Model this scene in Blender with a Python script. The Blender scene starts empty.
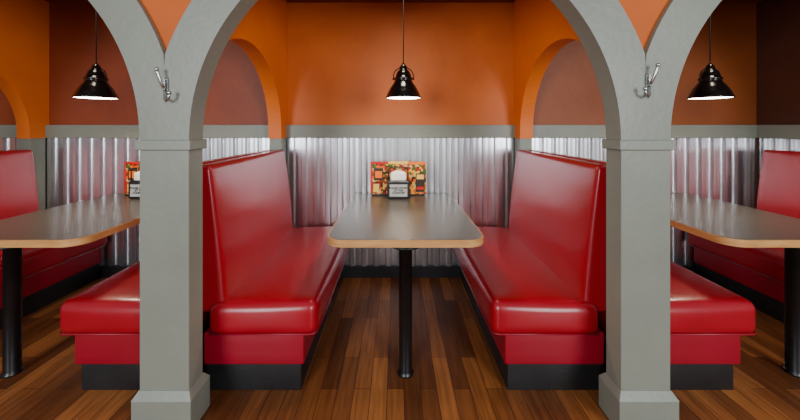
import bpy, bmesh, math, random
from mathutils import Vector, Matrix
random.seed(4)
S = bpy.context.scene
COL = S.collection

# ---------------- materials ----------------
def srgb(r,g,b):
    f=lambda c:(c/255/12.92) if c/255<=0.04045 else ((c/255+0.055)/1.055)**2.4
    return (f(r),f(g),f(b),1)
def newmat(name):
    m=bpy.data.materials.new(name); m.use_nodes=True
    nt=m.node_tree; b=nt.nodes['Principled BSDF']
    return m,nt,b
def noise_mat(name,c1,c2,scale=4,rough=0.5,bump=0.0,bscale=60,metal=0,coat=0,detail=4,stretch=(1,1,1),rvar=0.0,bdist=0.01):
    m,nt,b=newmat(name); N=nt.nodes; L=nt.links
    tc=N.new('ShaderNodeTexCoord'); mp=N.new('ShaderNodeMapping'); mp.inputs['Scale'].default_value=stretch
    L.new(tc.outputs['Object'],mp.inputs['Vector'])
    n=N.new('ShaderNodeTexNoise'); n.inputs['Scale'].default_value=scale; n.inputs['Detail'].default_value=detail
    L.new(mp.outputs[0],n.inputs['Vector'])
    r=N.new('ShaderNodeValToRGB'); r.color_ramp.elements[0].position=.3; r.color_ramp.elements[1].position=.7
    r.color_ramp.elements[0].color=c1; r.color_ramp.elements[1].color=c2
    L.new(n.outputs['Fac'],r.inputs['Fac']); L.new(r.outputs['Color'],b.inputs['Base Color'])
    b.inputs['Roughness'].default_value=rough; b.inputs['Metallic'].default_value=metal
    b.inputs['Coat Weight'].default_value=coat; b.inputs['Coat Roughness'].default_value=.15
    if rvar:
        mr=N.new('ShaderNodeMapRange'); mr.inputs['To Min'].default_value=rough-rvar; mr.inputs['To Max'].default_value=rough+rvar
        L.new(n.outputs['Fac'],mr.inputs['Value']); L.new(mr.outputs[0],b.inputs['Roughness'])
    if bump:
        n2=N.new('ShaderNodeTexNoise'); n2.inputs['Scale'].default_value=bscale; n2.inputs['Detail'].default_value=3
        L.new(mp.outputs[0],n2.inputs['Vector'])
        bp=N.new('ShaderNodeBump'); bp.inputs['Strength'].default_value=bump; bp.inputs['Distance'].default_value=bdist
        L.new(n2.outputs['Fac'],bp.inputs['Height']); L.new(bp.outputs[0],b.inputs['Normal'])
    return m
def flat(name,c,rough=.5,metal=0,emit=None,es=0):
    m,nt,b=newmat(name); b.inputs['Base Color'].default_value=c
    b.inputs['Roughness'].default_value=rough; b.inputs['Metallic'].default_value=metal
    if emit: b.inputs['Emission Color'].default_value=emit; b.inputs['Emission Strength'].default_value=es
    return m

M_vinyl=noise_mat('red_vinyl',(.30,.0012,.010,1),(.355,.002,.014,1),3,.31,.13,6,bdist=.010,rvar=.03,coat=.15)
M_vinyl_lo=noise_mat('red_vinyl_base',(.26,.0012,.012,1),(.30,.002,.018,1),3,.38,.08,10)
M_black=noise_mat('black_plinth',srgb(18,18,19),srgb(30,30,31),6,.5,.1,40)
M_blackmetal=noise_mat('black_powdercoat',srgb(10,11,13),srgb(17,18,20),20,.35,.05,200)
M_grey=noise_mat('grey_green_paint',srgb(117,121,110),srgb(128,132,120),2.5,.42,.12,35)
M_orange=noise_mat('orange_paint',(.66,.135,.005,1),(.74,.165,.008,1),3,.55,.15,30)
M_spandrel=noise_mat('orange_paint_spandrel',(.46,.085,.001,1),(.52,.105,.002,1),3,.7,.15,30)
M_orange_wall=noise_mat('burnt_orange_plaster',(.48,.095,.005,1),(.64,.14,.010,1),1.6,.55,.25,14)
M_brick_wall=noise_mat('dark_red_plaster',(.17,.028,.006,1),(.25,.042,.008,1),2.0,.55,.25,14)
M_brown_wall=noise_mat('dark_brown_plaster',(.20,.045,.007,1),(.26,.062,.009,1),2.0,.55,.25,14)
M_dark_wall=noise_mat('umber_plaster',srgb(62,30,18),srgb(78,38,20),2.0,.6,.25,14)
M_ceil=noise_mat('ceiling_brown',srgb(100,50,28),srgb(114,58,32),3,.8,.1,30)
M_galv=noise_mat('galvanised_steel',srgb(208,211,215),srgb(228,230,233),12,.29,metal=1,stretch=(1,1,.3),rvar=.03)
M_oak=noise_mat('oak_edge',srgb(182,128,72),srgb(208,156,96),8,.4,.1,40,stretch=(1,1,6))
M_chrome=flat('brushed_nickel',srgb(190,190,188),.25,1)
M_dkmetal=flat('dark_bronze',srgb(45,40,36),.3,1)
M_shade=noise_mat('black_gloss_enamel',srgb(10,9,9),srgb(20,17,16),10,.14,.0,coat=.5)
M_white_in=flat('shade_inner_white',srgb(235,230,220),.5)
M_glow=flat('lamp_diffuser',srgb(255,250,240),.5,0,(1,.93,.82,1),20)
M_cord=flat('black_cord',srgb(10,10,10),.6)
M_top=noise_mat('laminate_top',srgb(70,64,57),srgb(84,77,69),60,.30,coat=.10)

def floor_mat():
    m,nt,b=newmat('wood_plank_floor'); N=nt.nodes; L=nt.links
    tc=N.new('ShaderNodeTexCoord'); mp=N.new('ShaderNodeMapping'); mp.inputs['Rotation'].default_value=(0,0,math.pi/2)
    L.new(tc.outputs['Object'],mp.inputs['Vector'])
    br=N.new('ShaderNodeTexBrick'); br.inputs['Scale'].default_value=1; br.inputs['Brick Width'].default_value=.62
    br.inputs['Row Height'].default_value=.085; br.inputs['Mortar Size'].default_value=.0014; br.inputs['Bias'].default_value=0
    br.offset=.37; br.inputs['Mortar Smooth'].default_value=.1
    br.inputs['Color1'].default_value=(0,0,0,1); br.inputs['Color2'].default_value=(1,1,1,1); br.inputs['Mortar'].default_value=(.3,.3,.3,1)
    L.new(mp.outputs[0],br.inputs['Vector'])
    r=N.new('ShaderNodeValToRGB'); e=r.color_ramp.elements
    e[0].color=srgb(104,58,28); e[1].color=srgb(184,116,60); e.new(.5).color=srgb(142,84,42)
    L.new(br.outputs['Color'],r.inputs['Fac'])
    mp2=N.new('ShaderNodeMapping'); mp2.inputs['Scale'].default_value=(22,1.6,1)
    L.new(tc.outputs['Object'],mp2.inputs['Vector'])
    n=N.new('ShaderNodeTexNoise'); n.inputs['Scale'].default_value=2.2; n.inputs['Detail'].default_value=6; n.inputs['Distortion'].default_value=.6
    L.new(mp2.outputs[0],n.inputs['Vector'])
    r2=N.new('ShaderNodeValToRGB'); r2.color_ramp.elements[0].position=.3; r2.color_ramp.elements[1].position=.7
    r2.color_ramp.elements[0].color=(.5,.46,.42,1); r2.color_ramp.elements[1].color=(1.15,1.12,1.1,1)
    L.new(n.outputs['Fac'],r2.inputs['Fac'])
    mx=N.new('ShaderNodeMix'); mx.data_type='RGBA'; mx.blend_type='MULTIPLY'; mx.inputs['Factor'].default_value=.85
    L.new(r.outputs[0],mx.inputs[6]); L.new(r2.outputs[0],mx.inputs[7])
    mx2=N.new('ShaderNodeMix'); mx2.data_type='RGBA'; L.new(br.outputs['Fac'],mx2.inputs['Factor'])
    L.new(mx.outputs[2],mx2.inputs[6]); mx2.inputs[7].default_value=srgb(34,17,8)
    L.new(mx2.outputs[2],b.inputs['Base Color'])
    b.inputs['Roughness'].default_value=.36
    bp=N.new('ShaderNodeBump'); bp.inputs['Strength'].default_value=.15; bp.inputs['Distance'].default_value=.004
    L.new(n.outputs['Fac'],bp.inputs['Height']); L.new(bp.outputs[0],b.inputs['Normal'])
    return m
M_floor=floor_mat()

# ---------------- geometry helpers ----------------
def mk(name,bm,mat,parent=None,smooth=False,mats=None):
    me=bpy.data.meshes.new(name); bmesh.ops.recalc_face_normals(bm,faces=bm.faces[:]); bm.to_mesh(me); bm.free()
    for m in (mats or [mat]): me.materials.append(m)
    if smooth:
        for p in me.polygons: p.use_smooth=True
    o=bpy.data.objects.new(name,me); COL.objects.link(o)
    if parent: o.parent=parent
    return o
def empty(name,loc=(0,0,0)):
    o=bpy.data.objects.new(name,None); o.empty_display_size=.1; o.location=loc; COL.objects.link(o); return o
def add_box(bm,a,b,mi=0,bev=0,seg=2):
    t=bmesh.new()
    bmesh.ops.create_cube(t,size=1)
    for v in t.verts:
        v.co=Vector(((a[i]+b[i])/2+v.co[i]*(b[i]-a[i]) for i in range(3)))
    if bev: bmesh.ops.bevel(t,geom=t.edges[:],offset=bev,segments=seg,affect='EDGES',profile=.5)
    for f in t.faces: f.material_index=mi
    me=bpy.data.meshes.new('t'); t.to_mesh(me); t.free(); bm.from_mesh(me); bpy.data.meshes.remove(me)
def box(name,a,b,mat,parent=None,bev=0,seg=2,smooth=False):
    bm=bmesh.new(); add_box(bm,a,b,0,bev,seg); return mk(name,bm,mat,parent,smooth)
def axis_pts(a,b,r,n):
    k=5
    pts=[a+r*(1-math.cos(i/k*math.pi/2))*1.0 for i in range(k)]
    pts+= [a+r+(b-a-2*r)*i/n for i in range(n+1)]
    pts+= [b-r*(1-math.cos(i/k*math.pi/2)) for i in range(k-1,-1,-1)]
    return pts
def rbox(name,a,b,r,mat,parent=None,n=(8,14,6),fn=None):
    X=axis_pts(a[0],b[0],r,n[0]);Y=axis_pts(a[1],b[1],r,n[1]);Z=axis_pts(a[2],b[2],r,n[2])
    bm=bmesh.new(); cache={}
    def V(i,j,k):
        if (i,j,k) in cache: return cache[i,j,k]
        p=Vector((X[i],Y[j],Z[k]))
        q=Vector((min(max(p[c],a[c]+r),b[c]-r) for c in range(3)))
        d=p-q
        if d.length>1e-9: p=q+d.normalized()*r
        if fn: p=fn(p)
        v=bm.verts.new(p); cache[i,j,k]=v; return v
    nx,ny,nz=len(X)-1,len(Y)-1,len(Z)-1
    for i in range(nx):
        for j in range(ny):
            for k in (0,nz): bm.faces.new((V(i,j,k),V(i+1,j,k),V(i+1,j+1,k),V(i,j+1,k)))
        for k in range(nz):
            for j in (0,ny): bm.faces.new((V(i,j,k),V(i+1,j,k),V(i+1,j,k+1),V(i,j,k+1)))
    for j in range(ny):
        for k in range(nz):
            for i in (0,nx): bm.faces.new((V(i,j,k),V(i,j+1,k),V(i,j+1,k+1),V(i,j,k+1)))
    return mk(name,bm,mat,parent,True)
def add_tube(bm,pts,rad,seg=12,mi=0,cap=True):
    pts=[Vector(p) for p in pts]; rings=[]
    if not isinstance(rad,(list,tuple)): rad=[rad]*len(pts)
    up=None
    for i,p in enumerate(pts):
        t=(pts[min(i+1,len(pts)-1)]-pts[max(i-1,0)]).normalized()
        if up is None:
            up=Vector((0,0,1)) if abs(t.z)<.9 else Vector((1,0,0))
        s=t.cross(up).normalized(); u=s.cross(t).normalized(); up=u
        rings.append([bm.verts.new(p+(s*math.cos(a)+u*math.sin(a))*rad[i]) for a in [2*math.pi*k/seg for k in range(seg)]])
    for a,b in zip(rings,rings[1:]):
        for k in range(seg):
            f=bm.faces.new((a[k],a[(k+1)%seg],b[(k+1)%seg],b[k])); f.material_index=mi
    if cap:
        for r in (rings[0],rings[-1]):
            f=bm.faces.new(r); f.material_index=mi
def lathe(name,prof,mat,parent=None,seg=40,loc=(0,0,0)):
    bm=bmesh.new(); rings=[]
    for r,z in prof:
        rings.append([bm.verts.new((loc[0]+r*math.cos(2*math.pi*k/seg),loc[1]+r*math.sin(2*math.pi*k/seg),loc[2]+z)) for k in range(seg)])
    for a,b in zip(rings,rings[1:]):
        for k in range(seg): bm.faces.new((a[k],a[(k+1)%seg],b[(k+1)%seg],b[k]))
    bmesh.ops.remove_doubles(bm,verts=bm.verts[:],dist=1e-5)
    return mk(name,bm,mat,parent,True)
def prism(name,outline,z0,z1,mat,parent=None,bev=0):
    bm=bmesh.new()
    b=[bm.verts.new((x,y,z0)) for x,y in outline]; t=[bm.verts.new((x,y,z1)) for x,y in outline]
    bm.faces.new(b); bm.faces.new(t); n=len(b)
    for i in range(n): bm.faces.new((b[i],b[(i+1)%n],t[(i+1)%n],t[i]))
    if bev:
        es=[e for e in bm.edges if abs(e.verts[0].co.z-e.verts[1].co.z)<1e-6]
        bmesh.ops.bevel(bm,geom=es,offset=bev,segments=2,affect='EDGES')
    return mk(name,bm,mat,parent)

# ---------------- constants ----------------
PITCH=2.14; HP=1.07
CEIL=2.46
YF=-1.467; YB=-1.362   # arcade wall front/back
ZS=1.288               # arch spring
RI=.96; RO=1.133
XL,XR=-4.4,3.20

# ---------------- shell ----------------
box('floor',(XL-.1,-7.0,-.05),(XR+3.0,.12,0),M_floor)
box('ceiling',(XL-.1,YB+.0,CEIL),(XR+.1,.12,CEIL+.06),M_ceil)
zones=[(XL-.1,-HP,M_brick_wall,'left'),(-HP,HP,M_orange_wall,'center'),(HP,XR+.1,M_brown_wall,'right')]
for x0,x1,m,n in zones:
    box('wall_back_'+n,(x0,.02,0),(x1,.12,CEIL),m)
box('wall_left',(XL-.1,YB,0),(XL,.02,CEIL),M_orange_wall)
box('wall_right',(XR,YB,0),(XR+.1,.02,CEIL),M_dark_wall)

def corrugated(name,length,z0,z1,mat):
    bm=bmesh.new(); prof=[]; x=0
    pitch=.108
    while x<length:
        for dx,dy in ((0,0),(.026,-.001),(.052,0),(.062,-.024),(.080,-.0245),(.098,-.024),(.1075,0)):
            prof.append((min(x+dx,length),dy))
        x+=pitch
    a=[bm.verts.new((p[0],p[1],z0)) for p in prof]; b=[bm.verts.new((p[0],p[1],z1)) for p in prof]
    for k in range(len(prof)-1):
        if prof[k+1][0]-prof[k][0]>1e-6: bm.faces.new((a[k],a[k+1],b[k+1],b[k]))
    me=bpy.data.meshes.new(name); bm.to_mesh(me); bm.free(); me.materials.append(mat)
    o=bpy.data.objects.new(name,me); COL.objects.link(o); return o
c=corrugated('wall_back_corrugated_cladding',XR-XL-.002,.10,1.243,M_galv); c.location=(XL+.001,.018,0)
c=corrugated('wall_right_corrugated_cladding',1.33,.10,1.243,M_galv); c.rotation_euler=(0,0,-math.pi/2); c.location=(XR-.002,-.009,0)
box('trim_1',(XL,-.014,1.243),(XR,.02,1.36),M_grey,bev=.004)
box('trim_2',(XR-.03,YB,1.243),(XR,-.016,1.36),M_grey,bev=.004)
box('trim_3',(XL,YB,1.243),(XL+.03,-.016,1.36),M_grey,bev=.004)
box('baseboard_back',(XL,-.010,0),(XR,.02,.10),M_black)

# ---------------- front arcade ----------------
def arcade_bay(cx):
    bm=bmesh.new(); n=64; rows=[]
    for i in range(n+1):
        th=math.pi*i/n
        c_,s_=math.cos(th),math.sin(th)
        xi,zi=RI*c_,RI*s_
        xo,zo=RO*c_,RO*s_
        if abs(xo)>HP:
            xo=math.copysign(HP,xo); zo=abs(HP*math.tan(th)) if i not in (0,n) else 0
        row=[]
        for (x,z,y) in ((xi,zi,YF),(xo,zo,YF),(xo,zo,YB),(xi,zi,YB)):
            row.append(bm.verts.new((cx+x,y,ZS+z)))
        rows.append(row)
    for a,b in zip(rows,rows[1:]):
        for k in range(4): bm.faces.new((a[k],a[(k+1)%4],b[(k+1)%4],b[k]))
    bm.faces.new(rows[0]); bm.faces.new(rows[-1])
    return mk('arch_band',bm,M_grey)
arc=empty('arcade_arches')
for i,cx in enumerate((-PITCH,0,PITCH)):
    o=arcade_bay(cx); o.name='arch_band_%d'%(i+1); o.parent=arc
    bm=bmesh.new(); n=60; rows=[]
    for k in range(n+1):
        x=-HP+2*HP*k/n
        z=ZS+math.sqrt((RO-.02)**2-x*x)
        z=min(z,CEIL-.005)
        rows.append([bm.verts.new((cx+x,y,zz)) for y,zz in ((YF+.025,z),(YF+.025,CEIL),(YB-.02,CEIL),(YB-.02,z))])
    for a,b in zip(rows,rows[1:]):
        for k in range(4): bm.faces.new((a[k],a[(k+1)%4],b[(k+1)%4],b[k]))
    bm.faces.new(rows[0]); bm.faces.new(rows[-1])
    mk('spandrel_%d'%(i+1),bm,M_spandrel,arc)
for c in (-1.5*PITCH,-HP,HP,1.5*PITCH):
    e=empty('column',(c,0,0))
    box('shaft',(-.11,YF,.17),(.11,YB,1.243),M_grey,e,bev=.003)
    box('capital',(-.124,YF-.014,1.243),(.124,YB+.012,1.288),M_grey,e,bev=.004)
    bm=bmesh.new()
    add_box(bm,(-.131,YF-.022,0),(.131,YB+.024,.145),0,.003)
    lo=[(-.131,YF-.022),(.131,YF-.022),(.131,YB+.024),(-.131,YB+.024)]
    hi=[(-.112,YF-.002),(.112,YF-.002),(.112,YB+.002),(-.112,YB+.002)]
    A=[bm.verts.new((x,y,.144)) for x,y in lo]; B=[bm.verts.new((x,y,.175)) for x,y in hi]
    bm.faces.new(B)
    for k in range(4): bm.faces.new((A[k],A[(k+1)%4],B[(k+1)%4],B[k]))
    mk('plinth',bm,M_grey,e)

# ---------------- partition arches ----------------
def partition(c):
    bm=bmesh.new()
    y_far=-.14; R=.61; yc=y_far-R; zc=1.30
    X0,X1=c-.055,c+.055
    ya,yb=YB,.018
    ys=sorted(set([ya,yc-R,y_far,yb]+[yc-R*math.cos(math.pi*k/48) for k in range(49)]))
    ys=[y for y in ys if y>=ya-1e-9]
    def zb(y):
        d=abs(y-yc)
        return zc if d>=R else zc+math.sqrt(R*R-d*d)
    segs=[]
    for a,b in zip(ys,ys[1:]):
        if b-a<1e-7: continue
        m=(a+b)/2
        if abs(m-yc)>R: segs.append((a,1.243,b,1.243))
        else: segs.append((a,zb(a),b,zb(b)))
    for a,za,b,zb_ in segs:
        v=[bm.verts.new(p) for p in ((X0,a,za),(X0,b,zb_),(X0,b,CEIL),(X0,a,CEIL),(X1,a,za),(X1,b,zb_),(X1,b,CEIL),(X1,a,CEIL))]
        bm.faces.new((v[0],v[1],v[2],v[3])); bm.faces.new((v[4],v[7],v[6],v[5]))
        bm.faces.new((v[0],v[4],v[5],v[1]))
    v=[bm.verts.new(p) for p in ((X0,y_far,1.243),(X1,y_far,1.243),(X1,y_far,zc),(X0,y_far,zc))]; bm.faces.new(v)
    bmesh.ops.remove_doubles(bm,verts=bm.verts[:],dist=1e-5)
    return bm
for i,c in enumerate((-1.5*PITCH,-HP,HP)):
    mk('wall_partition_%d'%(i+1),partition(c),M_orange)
    box('wall_pier_%d'%(i+1),(c-.05,-.13,0),(c+.05,-.010,1.243),M_grey)

# ---------------- benches ----------------
def bench(c,s,ext=0):
    e=empty('booth_bench',(c,0,0))
    y0,y1=-1.295,-.02
    def mir(p): return Vector((p.x*s,p.y,p.z))
    def seatfn(p):
        u=(p.x-.08)/.55; w=(p.y-y0)/(y1-y0)
        uc=min(max(u,0),1); wc=min(max(w,0),1)
        if p.z>.40:
            p.z+= .020*math.sin(math.pi*uc)**.7*math.sin(math.pi*wc)**.5 + .012*u -.010
        if p.x>.55: p.x+=.010*math.sin(math.pi*wc)
        if p.y<y0+.1: p.y-=.008*math.sin(math.pi*uc)*math.sin(math.pi*min(max((p.z-.298)/.17,0),1))
        return mir(p)
    rbox('seat_cushion',(.085,y0,.298),(.635+ext,y1,.468),.046,M_vinyl,e,(14,28,5),seatfn)
    rbox('seat_box',(.056,y0+.025,.142),(.565+ext,y1,.306),.012,M_vinyl_lo,e,(6,8,3),mir)
    rbox('plinth',(.056,y0+.045,0),(.545+ext,y1,.146),.004,M_black,e,(2,2,2),mir)
    def backfn(p):
        h=(p.z-.40)/.75; w=(p.y-y0)/(y1-y0)
        t=(p.x-.012)/(.142-.012)
        bot,top=.165,.085
        width=bot+(top-bot)*min(max(h,0),1)
        x=.012+t*(width-.012)
        if t>.5:
            x+=.016*math.sin(math.pi*min(max(h,0),1))*math.sin(math.pi*min(max(w,0),1))**.5
        return Vector((x*s,p.y,p.z))
    rbox('backrest',(.012,y0+.03,.40),(.142,-.135,1.150),.026,M_vinyl,e,(4,28,18),backfn)
    bm=bmesh.new(); X=ext
    pts=[(.10*s,y0+.004,.312),(( .60+X)*s,y0+.004,.312),((.622+X)*s,y0+.012,.312),((.631+X)*s,y0+.04,.312),((.636+X)*s,y0+.2,.312),((.636+X)*s,y1-.05,.312)]
    add_tube(bm,pts,.0045,8)
    mk('welt',bm,M_vinyl_lo,e,True)
for c,s,x in ((-1.5*PITCH,-1,0),(-1.5*PITCH,1,0),(-HP,-1,.032),(-HP,1,0),(HP,-1,-.005),(HP,1,.07),(1.5*PITCH-.05,-1,0)):
    bench(c,s,x)

# ---------------- tables ----------------
def table(cx):
    e=empty('booth_table',(cx,0,0))
    def outline(w,ya,yb,r):
        pts=[]
        for k in range(13):
            a=math.pi+math.pi/2*k/12; pts.append((-w+r+r*math.cos(a),ya+r+r*math.sin(a)))
        for k in range(13):
            a=1.5*math.pi+math.pi/2*k/12; pts.append((w-r+r*math.cos(a),ya+r+r*math.sin(a)))
        pts+=[(w,yb),(-w,yb)]
        return pts
    prism('edge_band',outline(.430,-1.205,-.016,.10),.712,.750,M_oak,e,bev=.005)
    prism('laminate',outline(.423,-1.198,-.016,.094),.7495,.7515,M_top,e)
    lathe('pedestal',[(0,.0),(.044,0),(.044,.008),(.038,.014),(.036,.02),(.036,.70),(.09,.702),(.09,.712),(0,.712)],M_blackmetal,e,32,(0,-1.13,0))
    box('wall_cleat',(-.3,-.06,.66),(.3,-.013,.712),M_blackmetal,e)
    box('underframe',(-.03,-1.08,.69),(.03,-.06,.712),M_blackmetal,e)
for cx in (-PITCH,.012,PITCH): table(cx)

# ---------------- pendants ----------------
def pendant(cx):
    e=empty('pendant_lamp',(cx,-.64,1.543))
    prof=[(.117,.002),(.122,0),(.124,.006),(.120,.012),(.117,.020),(.115,.024),(.108,.042),(.105,.046),(.096,.066),(.083,.086),(.070,.104),(.062,.118),(.060,.124),(.066,.128),(.066,.140),(.057,.144),(.053,.160),(.047,.176),(.038,.190),(.031,.196),(.026,.204),(.024,.222),(.014,.235),(.006,.245),(0,.245)]
    lathe('shade',prof,M_shade,e,48)
    lathe('shade_lining',[(.117,.002),(.108,.030),(.092,.06),(.066,.095),(.05,.11),(0,.11)],M_white_in,e,48)
    lathe('diffuser',[(0,.003),(.112,.003),(.112,.008),(0,.008)],M_glow,e,40)
    bm=bmesh.new()
    for s in (-1,1):
        add_tube(bm,[(s*.066,0,.134),(s*.071,0,.160),(s*.058,0,.19),(s*.022,0,.216)],.004,8)
        add_tube(bm,[(s*.060,0,.134),(s*.076,0,.134)],.007,10)
    mk('yoke',bm,M_dkmetal,e,True)
    bm=bmesh.new(); add_tube(bm,[(0,0,.24),(0,0,CEIL-1.543)],.0035,8); mk('cord',bm,M_cord,e,True)
    lathe('canopy',[(0,0),(.05,0),(.055,.02),(.055,.03),(0,.03)],M_shade,e,32,(0,0,CEIL-1.543-.03))
    l=bpy.data.lights.new('pendant_bulb','SPOT'); l.energy=32; l.spot_size=math.radians(160); l.spot_blend=.6; l.color=(1,.82,.58); l.shadow_soft_size=.07
    o=bpy.data.objects.new('bulb_light',l); COL.objects.link(o); o.parent=e; o.location=(0,0,-.012)
for cx in (-PITCH+.01,.012,PITCH+.01): pendant(cx)

# ---------------- coat hooks ----------------
def hook(cx,z,s):
    e=empty('coat_hook',(cx,YF-.0005,z))
    bm=bmesh.new(); add_box(bm,(-.011,-.006,-.034),(.011,0,.034),0,.003)
    mk('back_plate',bm,M_chrome,e)
    bm=bmesh.new()
    up=[(0,-.004,-.01),(0,-.014,-.012),(-.003*s,-.024,.004),(-.008*s,-.032,.028),(-.013*s,-.036,.052),(-.015*s,-.038,.066)]
    add_tube(bm,up,[.0075,.007,.0065,.006,.0055,.005],12)
    lo=[(0,-.004,-.02),(.002*s,-.01,-.045),(.006*s,-.016,-.062),(.018*s,-.026,-.070),(.034*s,-.034,-.058),(.038*s,-.036,-.036)]
    add_tube(bm,lo,[.0075,.007,.0065,.006,.0055,.005],12)
    for p in (up[-1],lo[-1]):
        bmesh.ops.create_uvsphere(bm,u_segments=16,v_segments=10,radius=.009,matrix=Matrix.Translation(p))
    mk('prongs',bm,M_chrome,e,True)
    bm=bmesh.new()
    for zz in (-.026,.026): bmesh.ops.create_uvsphere(bm,u_segments=12,v_segments=8,radius=.004,matrix=Matrix.Translation((0,-.006,zz)))
    mk('screws',bm,M_chrome,e,True)
hook(-1.060,1.53,1); hook(1.078,1.548,-1)

# ---------------- menu stand + napkin dispenser ----------------
def poster_mat():
    m,nt,b=newmat('menu_print'); N=nt.nodes; L=nt.links
    tc=N.new('ShaderNodeTexCoord')
    v=N.new('ShaderNodeTexVoronoi'); v.inputs['Scale'].default_value=44; v.distance='CHEBYCHEV'
    L.new(tc.outputs['Object'],v.inputs['Vector'])
    r=N.new('ShaderNodeValToRGB'); r.color_ramp.interpolation='CONSTANT'
    e=r.color_ramp.elements; e[0].color=srgb(150,22,16); e[1].position=.85; e[1].color=srgb(60,90,30)
    e.new(.25).color=srgb(205,90,15); e.new(.45).color=srgb(215,165,50); e.new(.6).color=srgb(60,26,14); e.new(.7).color=srgb(190,170,120)
    sp=N.new('ShaderNodeSeparateColor'); L.new(v.outputs['Color'],sp.inputs[0]); L.new(sp.outputs[0],r.inputs['Fac'])
    L.new(r.outputs[0],b.inputs['Base Color']); b.inputs['Roughness'].default_value=.3
    return m
M_menu=poster_mat()
M_mred=flat('menu_red',srgb(190,24,14),.3); M_mdk=flat('menu_dark',srgb(50,42,34),.3); M_myel=flat('menu_cream',srgb(225,180,80),.4)
M_mor=flat('menu_orange',srgb(225,110,20),.3)
M_paper=flat('white_paper',srgb(225,222,215),.7); M_disp=noise_mat('dispenser_metal',srgb(70,70,72),srgb(90,90,92),10,.35,metal=1)
M_card=flat('sign_paper',srgb(165,165,163),.6)
M_txt=flat('sign_black',srgb(12,12,14),.5)
def text(name,s,size,loc,mat,parent):
    cu=bpy.data.curves.new(name,'FONT'); cu.body=s; cu.size=size; cu.align_x='CENTER'; cu.align_y='CENTER'; cu.space_line=.9
    cu.extrude=.0004; cu.offset=.0008
    o=bpy.data.objects.new(name,cu); COL.objects.link(o)
    bpy.context.view_layer.update()
    me=bpy.data.meshes.new_from_object(o.evaluated_get(bpy.context.evaluated_depsgraph_get()))
    bpy.data.objects.remove(o)
    me.materials.clear(); me.materials.append(mat)
    o=bpy.data.objects.new(name,me); COL.objects.link(o); o.parent=parent; o.location=loc; o.rotation_euler=(math.pi/2,0,0)
def caddy(cx):
    z0=.7515; yb=-.10
    e=empty('menu_holder',(cx,yb,z0))
    box('base',(-.225,-.02,0),(.225,.03,.012),M_txt,e,bev=.002)
    bm=bmesh.new()
    add_box(bm,(-.240,0,.012),(-.085,.004,.290)); add_box(bm,(-.09,.006,.012),(.09,.010,.295)); add_box(bm,(.085,0,.012),(.240,.004,.290))
    mk('menu_cards',bm,M_menu,e)
    bm=bmesh.new()
    add_box(bm,(-.240,-.002,.272),(-.085,0,.290),0); add_box(bm,(.088,-.002,.266),(.240,0,.290),3)
    add_box(bm,(-.240,-.002,.012),(-.227,0,.272),0)
    add_box(bm,(-.215,-.002,.03),(-.165,0,.10),1); add_box(bm,(.15,-.002,.03),(.228,0,.19),2)
    add_box(bm,(.158,-.003,.14),(.220,-.002,.18),1); add_box(bm,(.158,-.003,.05),(.220,-.002,.075),0)
    add_box(bm,(-.21,-.002,.13),(-.13,0,.235),2); add_box(bm,(-.20,-.003,.15),(-.14,-.002,.21),3)
    add_box(bm,(-.088,.003,.27),(.088,.006,.295),1)
    mk('menu_graphics',bm,None,e,mats=[M_mred,M_myel,M_mdk,M_mor])
    d=empty('napkin_dispenser',(cx,yb-.09,z0))
    rbox('body',(-.092,-.05,.0),(.092,.05,.150),.012,M_disp,d,(3,3,3))
    def nf(p):
        p.z+=.02*math.sin((p.x+.07)/.14*math.pi) if p.z>.2 else 0
        return p
    rbox('napkin_stack',(-.066,-.035,.145),(.066,.035,.208),.012,M_paper,d,(6,3,3),nf)
    bm=bmesh.new()
    for yy in (-.038,.038):
        add_tube(bm,[(-.080,yy,.145),(-.080,yy,.238),(-.062,yy,.252),(.062,yy,.252),(.080,yy,.238),(.080,yy,.145)],.004,8)
    mk('wire_frame',bm,M_txt,d,True)
    box('sign_card',(-.088,-.056,.006),(.088,-.050,.136),M_txt,d)
    box('sign_face',(-.072,-.058,.022),(.072,-.056,.120),M_card,d)
    text('sign_text','PLEASE ORDER\nAT THE\nCOUNTER',.022,(0,-.059,.071),M_txt,d)
for cx in (-PITCH+.0,-.02,PITCH-.10): caddy(cx)

# ---------------- lights ----------------
def area(name,loc,rot,sx,sy,en,colr):
    l=bpy.data.lights.new(name,'AREA'); l.shape='RECTANGLE'; l.size=sx; l.size_y=sy; l.energy=en; l.color=colr
    o=bpy.data.objects.new(name,l); COL.objects.link(o); o.location=loc; o.rotation_euler=rot; return o
area('window_daylight',(-2.6,-6.4,2.0),(math.radians(84),0,math.radians(-20)),1.6,2.0,205,(.95,.97,1))
area('window_daylight_b',(2.9,-6.2,2.0),(math.radians(84),0,math.radians(22)),1.6,2.0,205,(.95,.97,1))
for cx in (-PITCH,0,PITCH):
    area('overhead_fill',(cx,-.9,CEIL-.02),(0,0,0),.3,.2,6 if cx==0 else 4,(1,.85,.65))  # added fill under each booth's ceiling, brightens the interior; no fixture there
w=bpy.data.worlds.new('World'); S.world=w; w.use_nodes=True
w.node_tree.nodes['Background'].inputs[0].default_value=(.88,.92,1,1); w.node_tree.nodes['Background'].inputs[1].default_value=.32

# ---------------- camera ----------------
cam=bpy.data.cameras.new('Camera'); co=bpy.data.objects.new('Camera',cam); COL.objects.link(co)
cam.sensor_width=36; cam.lens=327/800*36; cam.shift_y=-84/800; cam.shift_x=.005
cam.clip_start=.02
co.location=(-.04,-2.92,1.35); co.rotation_euler=(math.pi/2,0,0)
S.camera=co
